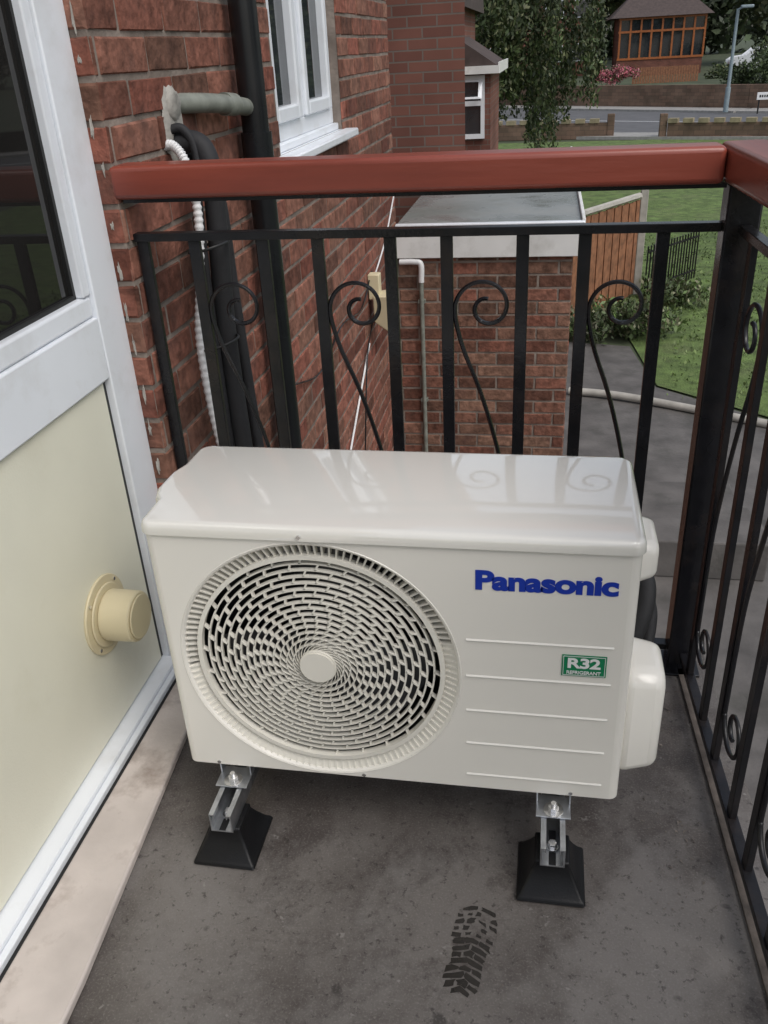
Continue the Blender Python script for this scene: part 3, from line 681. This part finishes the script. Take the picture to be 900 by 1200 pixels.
def strip(name,P,w,z0,z1,m,parent=None):
    g=G()
    for i in range(len(P)-1):
        a=np.array(P[i],float);b=np.array(P[i+1],float);t=(b-a)/np.linalg.norm(b-a);nn=np.array([-t[1],t[0]])*w/2
        q=[a-nn,b-nn,b+nn,a+nn]; g.add([(p[0],p[1],z0) for p in q]+[(p[0],p[1],z1) for p in q],[(0,3,2,1),(4,5,6,7),(0,1,5,4),(1,2,6,5),(2,3,7,6),(3,0,4,7)])
    return g.obj(name,m,parent)
strip('pavement',[(-40,91),(-2,64),(11,53),(50,29)],2.0,-2.71,-2.58,'kerb')
strip('pavement',[(-40,47),(-1,43.6),(9,39.6),(50,23)],1.8,-2.71,-2.58,'kerb')
strip('lane_marking',[(-40,69),(-1.5,53.8),(10,46.4),(50,26)],.12,-2.688,-2.684,'white')
LW=empty('low_garden_wall')
strip('wall_body',[(-8,43.2),(3.2,41.4)],.25,-2.70,-2.05,'stonewall',LW)
LW2=empty('low_garden_wall')
strip('wall_body',[(5.6,40.2),(20,35)],.25,-2.70,-2.05,'stonewall',LW2)
def coping(P,par):
    a=np.array(P[0],float);b=np.array(P[1],float); t=(b-a)/np.linalg.norm(b-a); n_=int(np.linalg.norm(b-a)/.62)
    g=G()
    for i in range(n_):
        q=a+t*i*.62; q2=q+t*.40; nn=np.array([-t[1],t[0]])*.17
        qq=[q-nn,q2-nn,q2+nn,q+nn]; g.add([(p[0],p[1],-2.049) for p in qq]+[(p[0],p[1],-1.88) for p in qq],[(0,3,2,1),(4,5,6,7),(0,1,5,4),(1,2,6,5),(2,3,7,6),(3,0,4,7)])
    g.obj('coping_blocks','stone',par)
coping([(-8,43.2),(3.2,41.4)],LW); coping([(5.6,40.2),(20,35)],LW2)
GPst=empty('gate_posts')
for x,y in ((3.3,41.4),(5.4,40.3)): box('post_%d'%int(x),(x-.15,y-.15,-2.7),(x+.15,y+.15,-1.7),'stonewall',GPst,bevel=.02)
strip('garden_wall',[(-30,86),(-2,65.4),(11.5,54.2),(20,48.5)],.35,-2.70,-1.42,'stonewall')
mesh('raised_ground',[(-60,90,-1.6),(-2,65.7,-1.6),(11.5,54.5,-1.6),(40,36,-1.6),(140,90,-1.2),(140,250,0),(-150,250,0),(-150,120,-1.2)],[tuple(range(8))],'terrain')
FH=empty('bungalow')
box('walls',(5.6,75,-1.7),(11.6,82,2.5),'brC',FH)
v=[(4.9,74.2,2.4),(12.2,74.2,2.4),(12.2,83,2.4),(4.9,83,2.4),(7.2,77.5,4.6),(9.8,77.5,4.6)]
mesh('hipped_roof',v,[(0,1,5,4),(1,2,5),(2,3,4,5),(3,0,4),(0,3,2,1)],'tile',FH)
g=G(); 
g.box((5.5,74.6,-1.6),(11.7,74.95,-.4)); g.obj('conservatory_base','brC',FH)
g=G()
for i in range(9): x=5.55+i*.76; g.box((x,74.55,-.4),(x+.13,74.68,2.3))
for z in (-.4,1.4,2.25): g.box((5.5,74.54,z),(11.75,74.70,z+.14))
g.obj('timber_frames','timber',FH); box('conservatory_glass',(5.6,74.72,-.3),(11.6,74.76,2.3),'glassw',FH)
BH=empty('brick_house'); box('walls',(-12,80,-1.6),(4.2,90,5.5),'brC',BH)
v=[(-12.5,79.3,5.4),(4.8,79.3,5.4),(4.8,91,5.4),(-12.5,91,5.4),(-12.5,85,9.5),(4.8,85,9.5)]
mesh('roof',v,[(0,1,5,4),(2,3,4,5),(1,2,5),(3,0,4)],'tile',BH)
g=G(); gg=G()
for x in (-9,-4.5,0,2.3):
    for z in (-.4,2.7): g.box((x,79.9,z),(x+1.5,79.99,z+1.3)); gg.box((x+.1,79.85,z+.1),(x+1.4,79.895,z+1.2))
g.obj('window_frames','upvc',BH); gg.obj('window_glass','glassw',BH)
g=G()
for i in range(26): g.box((5.9+i*.16,64,-1.6),(5.9+i*.16+.13,64.05,-.62))
g.obj('picket_fence','fence')
LP=empty('street_lamp')
tube('column',[(9.9,52,-2.6),(9.9,52,-1.4),(9.9,52,-1.39),(9.9,52,2.2)],[.13,.13,.09,.075],'lampost',LP,12)
g=G(); g.tube([(9.9,52,2.15),(10.15,51.7,2.28)],.05,8); g.obj('arm','lampost',LP)
box('lantern',(9.95,51.4,2.2),(10.55,51.75,2.34),'lampost',LP,bevel=.04)
SN=empty('street_name_sign'); box('plate',(11.0,50,-1.95),(12.2,50.04,-1.6),'white',SN,bevel=.01)
for x in (11.1,12.0): box('leg_%d'%int(x*10),(x,50.05,-2.6),(x+.07,50.1,-1.6),'tyre',SN)
g=G(); 
for i in range(9): g.box((11.12+i*.11,49.99,-1.83),(11.12+i*.11+.07,49.997,-1.72))
g.obj('lettering','tyre',SN)
VN=empty('parked_car'); vx=13.0;vy=70
prof=[(0,.35),(0,.85),(.25,1.0),(1.0,1.08),(1.55,1.5),(3.2,1.55),(4.0,1.1),(4.2,1.0),(4.2,.35)]
k=len(prof); v=[(vx+a,vy,-1.5+z) for a,z in prof]+[(vx+a,vy+1.7,-1.5+z) for a,z in prof]
mesh('body',v,[(i,(i+1)%k,(i+1)%k+k,i+k) for i in range(k)]+[tuple(range(k)),tuple(range(k,2*k))[::-1]],'car',VN,bevel=.08,smooth=40)
mesh('side_windows',[(vx+1.25,vy-.01,-.42),(vx+1.65,vy-.01,-.06),(vx+3.1,vy-.01,-.03),(vx+3.6,vy-.01,-.40)],[(0,3,2,1)],'glassw',VN)
g=G()
for a in (.8,3.4): g.tube([(vx+a,vy-.03,-1.17),(vx+a,vy+.2,-1.17)],.33,20)
g.obj('wheels','tyre',VN)
lp=[(.055,.080,.028),(.075,.105,.038),(.038,.056,.022),(.105,.115,.05)]
def tree(name,x,y,z0,h,R,k,nl,ls,pal=lp,lowf=.35,droop=.4,clr=.9):
    e=empty(name); g=G()
    top=(x,y,z0+h*.8)
    g.tube(spline([(x,y,z0-.1),(x+.1,y,z0+h*.25),(x-.1,y+.1,z0+h*.55),top],5),list(np.linspace(h*.02,h*.008,16)),8)
    for i in range(14):
        a=random.uniform(0,6.28);zz=z0+h*random.uniform(.3,.75); q=(x+R*.8*math.cos(a),y+R*.8*math.sin(a),zz+h*random.uniform(.05,.2))
        g.tube([(x,y,zz),((x+q[0])/2,(y+q[1])/2,zz+h*.08),q],[h*.008,h*.005,h*.002],6)
    g.obj('trunk_and_limbs','bark',e,smooth=60)
    cz=z0+h*(1+lowf)/2
    leaves('crown',clumps_in(x,y,cz,R,R,h*(1-lowf)/2,k,clr),nl,ls,pal,e,droop)
    return e
t=tree('birch_tree',-1.6,27,-2.7,9,2.6,40,9000,.08,lowf=.35,droop=1.2,clr=.8)
st_=[]
for i in range(60):
    x=random.uniform(-2.2,1.9); y=27+random.uniform(-1.5,1.5); zb=random.choice([-.7,-.5,-.3,0,.2,.5])+ (.5 if x>1.1 else 0)
    if .1<x<.9 and random.random()<.6: zb=random.uniform(-1.9,-.9)
    z=zb
    while z<4.0:
        st_.append((x+random.uniform(-.12,.12),y,z,.24,.24,.30,1 if z<1.8 else .5)); z+=.38
leaves('hanging_foliage',st_,22000,.07,lp,t,1.6)
tree('broadleaf_tree',-4.5,60,-1.6,9,4,40,7000,.24,clr=1.5)
tree('broadleaf_tree',4,95,-1,12,6,40,7000,.38,clr=2.2)
tree('broadleaf_tree',22,88,-1,14,7,40,8000,.35,lowf=.15,clr=2.4)
tree('broadleaf_tree',13,105,-1,14,7,40,7000,.42,clr=2.4)
leaves('distant_tree_line',[(x,120+random.uniform(-6,6),random.uniform(1,7),6,4,5,1) for x in np.arange(-60,90,4.5)],20000,.7,[(.05,.075,.035),(.07,.09,.045),(.04,.055,.028)])
leaves('hedge',clumps_in(14.5,58,-1.0,3.4,1.2,.9,30,.9),9000,.11,[(.045,.068,.025),(.065,.09,.035)])
leaves('hedge',clumps_in(16.6,64,-.6,3.6,1.2,1.2,30,1.0)+clumps_in(12.0,66,-1.2,1.2,.8,.4,8,.6),9000,.13,lp)
leaves('flowering_shrub',clumps_in(4.6,62.5,-.95,1.5,.6,.35,22,.42),4800,.07,[(.55,.16,.20),(.5,.24,.25),(.45,.12,.16),(.09,.14,.04),(.35,.09,.12)])
leaves('shrub',clumps_in(-.5,66,-1.1,3.6,1,.5,24,.7),5000,.11,lp)
tree('broadleaf_tree',14,3,-2.7,8,3.2,30,4000,.2,clr=1.2)  # out-of-view tree, added to be reflected in the door glass
tree('broadleaf_tree',17,-6,-2.7,9,3.6,30,4000,.2,clr=1.2)  # second unseen tree, also added for the door glass reflection
# ============================================================ LIGHT
w=bpy.data.worlds.new('World'); S.world=w; w.use_nodes=True; nt=w.node_tree
bg=nt.nodes['Background']; sky=nt.nodes.new('ShaderNodeTexSky'); sky.sky_type='NISHITA'; sky.sun_disc=False
EL=math.radians(54); AZ=math.radians(128)
sky.sun_elevation=EL; sky.sun_rotation=AZ; sky.air_density=1.3; sky.dust_density=3.2; sky.ozone_density=1.2
hs=nt.nodes.new('ShaderNodeHueSaturation'); hs.inputs['Saturation'].default_value=.55
nt.links.new(sky.outputs[0],hs.inputs['Color']); nt.links.new(hs.outputs[0],bg.inputs['Color']); bg.inputs['Strength'].default_value=.15
sl=bpy.data.lights.new('sun','SUN'); sl.energy=1.1; sl.angle=math.radians(32); sl.color=(1,.99,.97)
so=bpy.data.objects.new('sun',sl); C.objects.link(so)
d=Vector((math.sin(AZ)*math.cos(EL),math.cos(AZ)*math.cos(EL),math.sin(EL))); so.rotation_euler=d.to_track_quat('Z','Y').to_euler(); so.location=d*20
# ============================================================ CAMERA
def Rm(rx,rr_,rz):
    return Matrix.Rotation(rz,4,'Z')@Matrix.Rotation(rx,4,'X')@Matrix.Rotation(rr_,4,'Z')
cam=bpy.data.cameras.new('camera'); co=bpy.data.objects.new('camera',cam); C.objects.link(co)
co.matrix_world=Matrix.Translation((.620,-1.116,1.299))@Rm(1.078,-.056,.196)
cam.sensor_fit='VERTICAL'; cam.sensor_height=24; cam.lens=24*1010/1200; cam.clip_start=.02; cam.clip_end=1000
S.camera=co
S.view_settings.view_transform='Standard'; S.view_settings.look='None'; S.view_settings.exposure=0
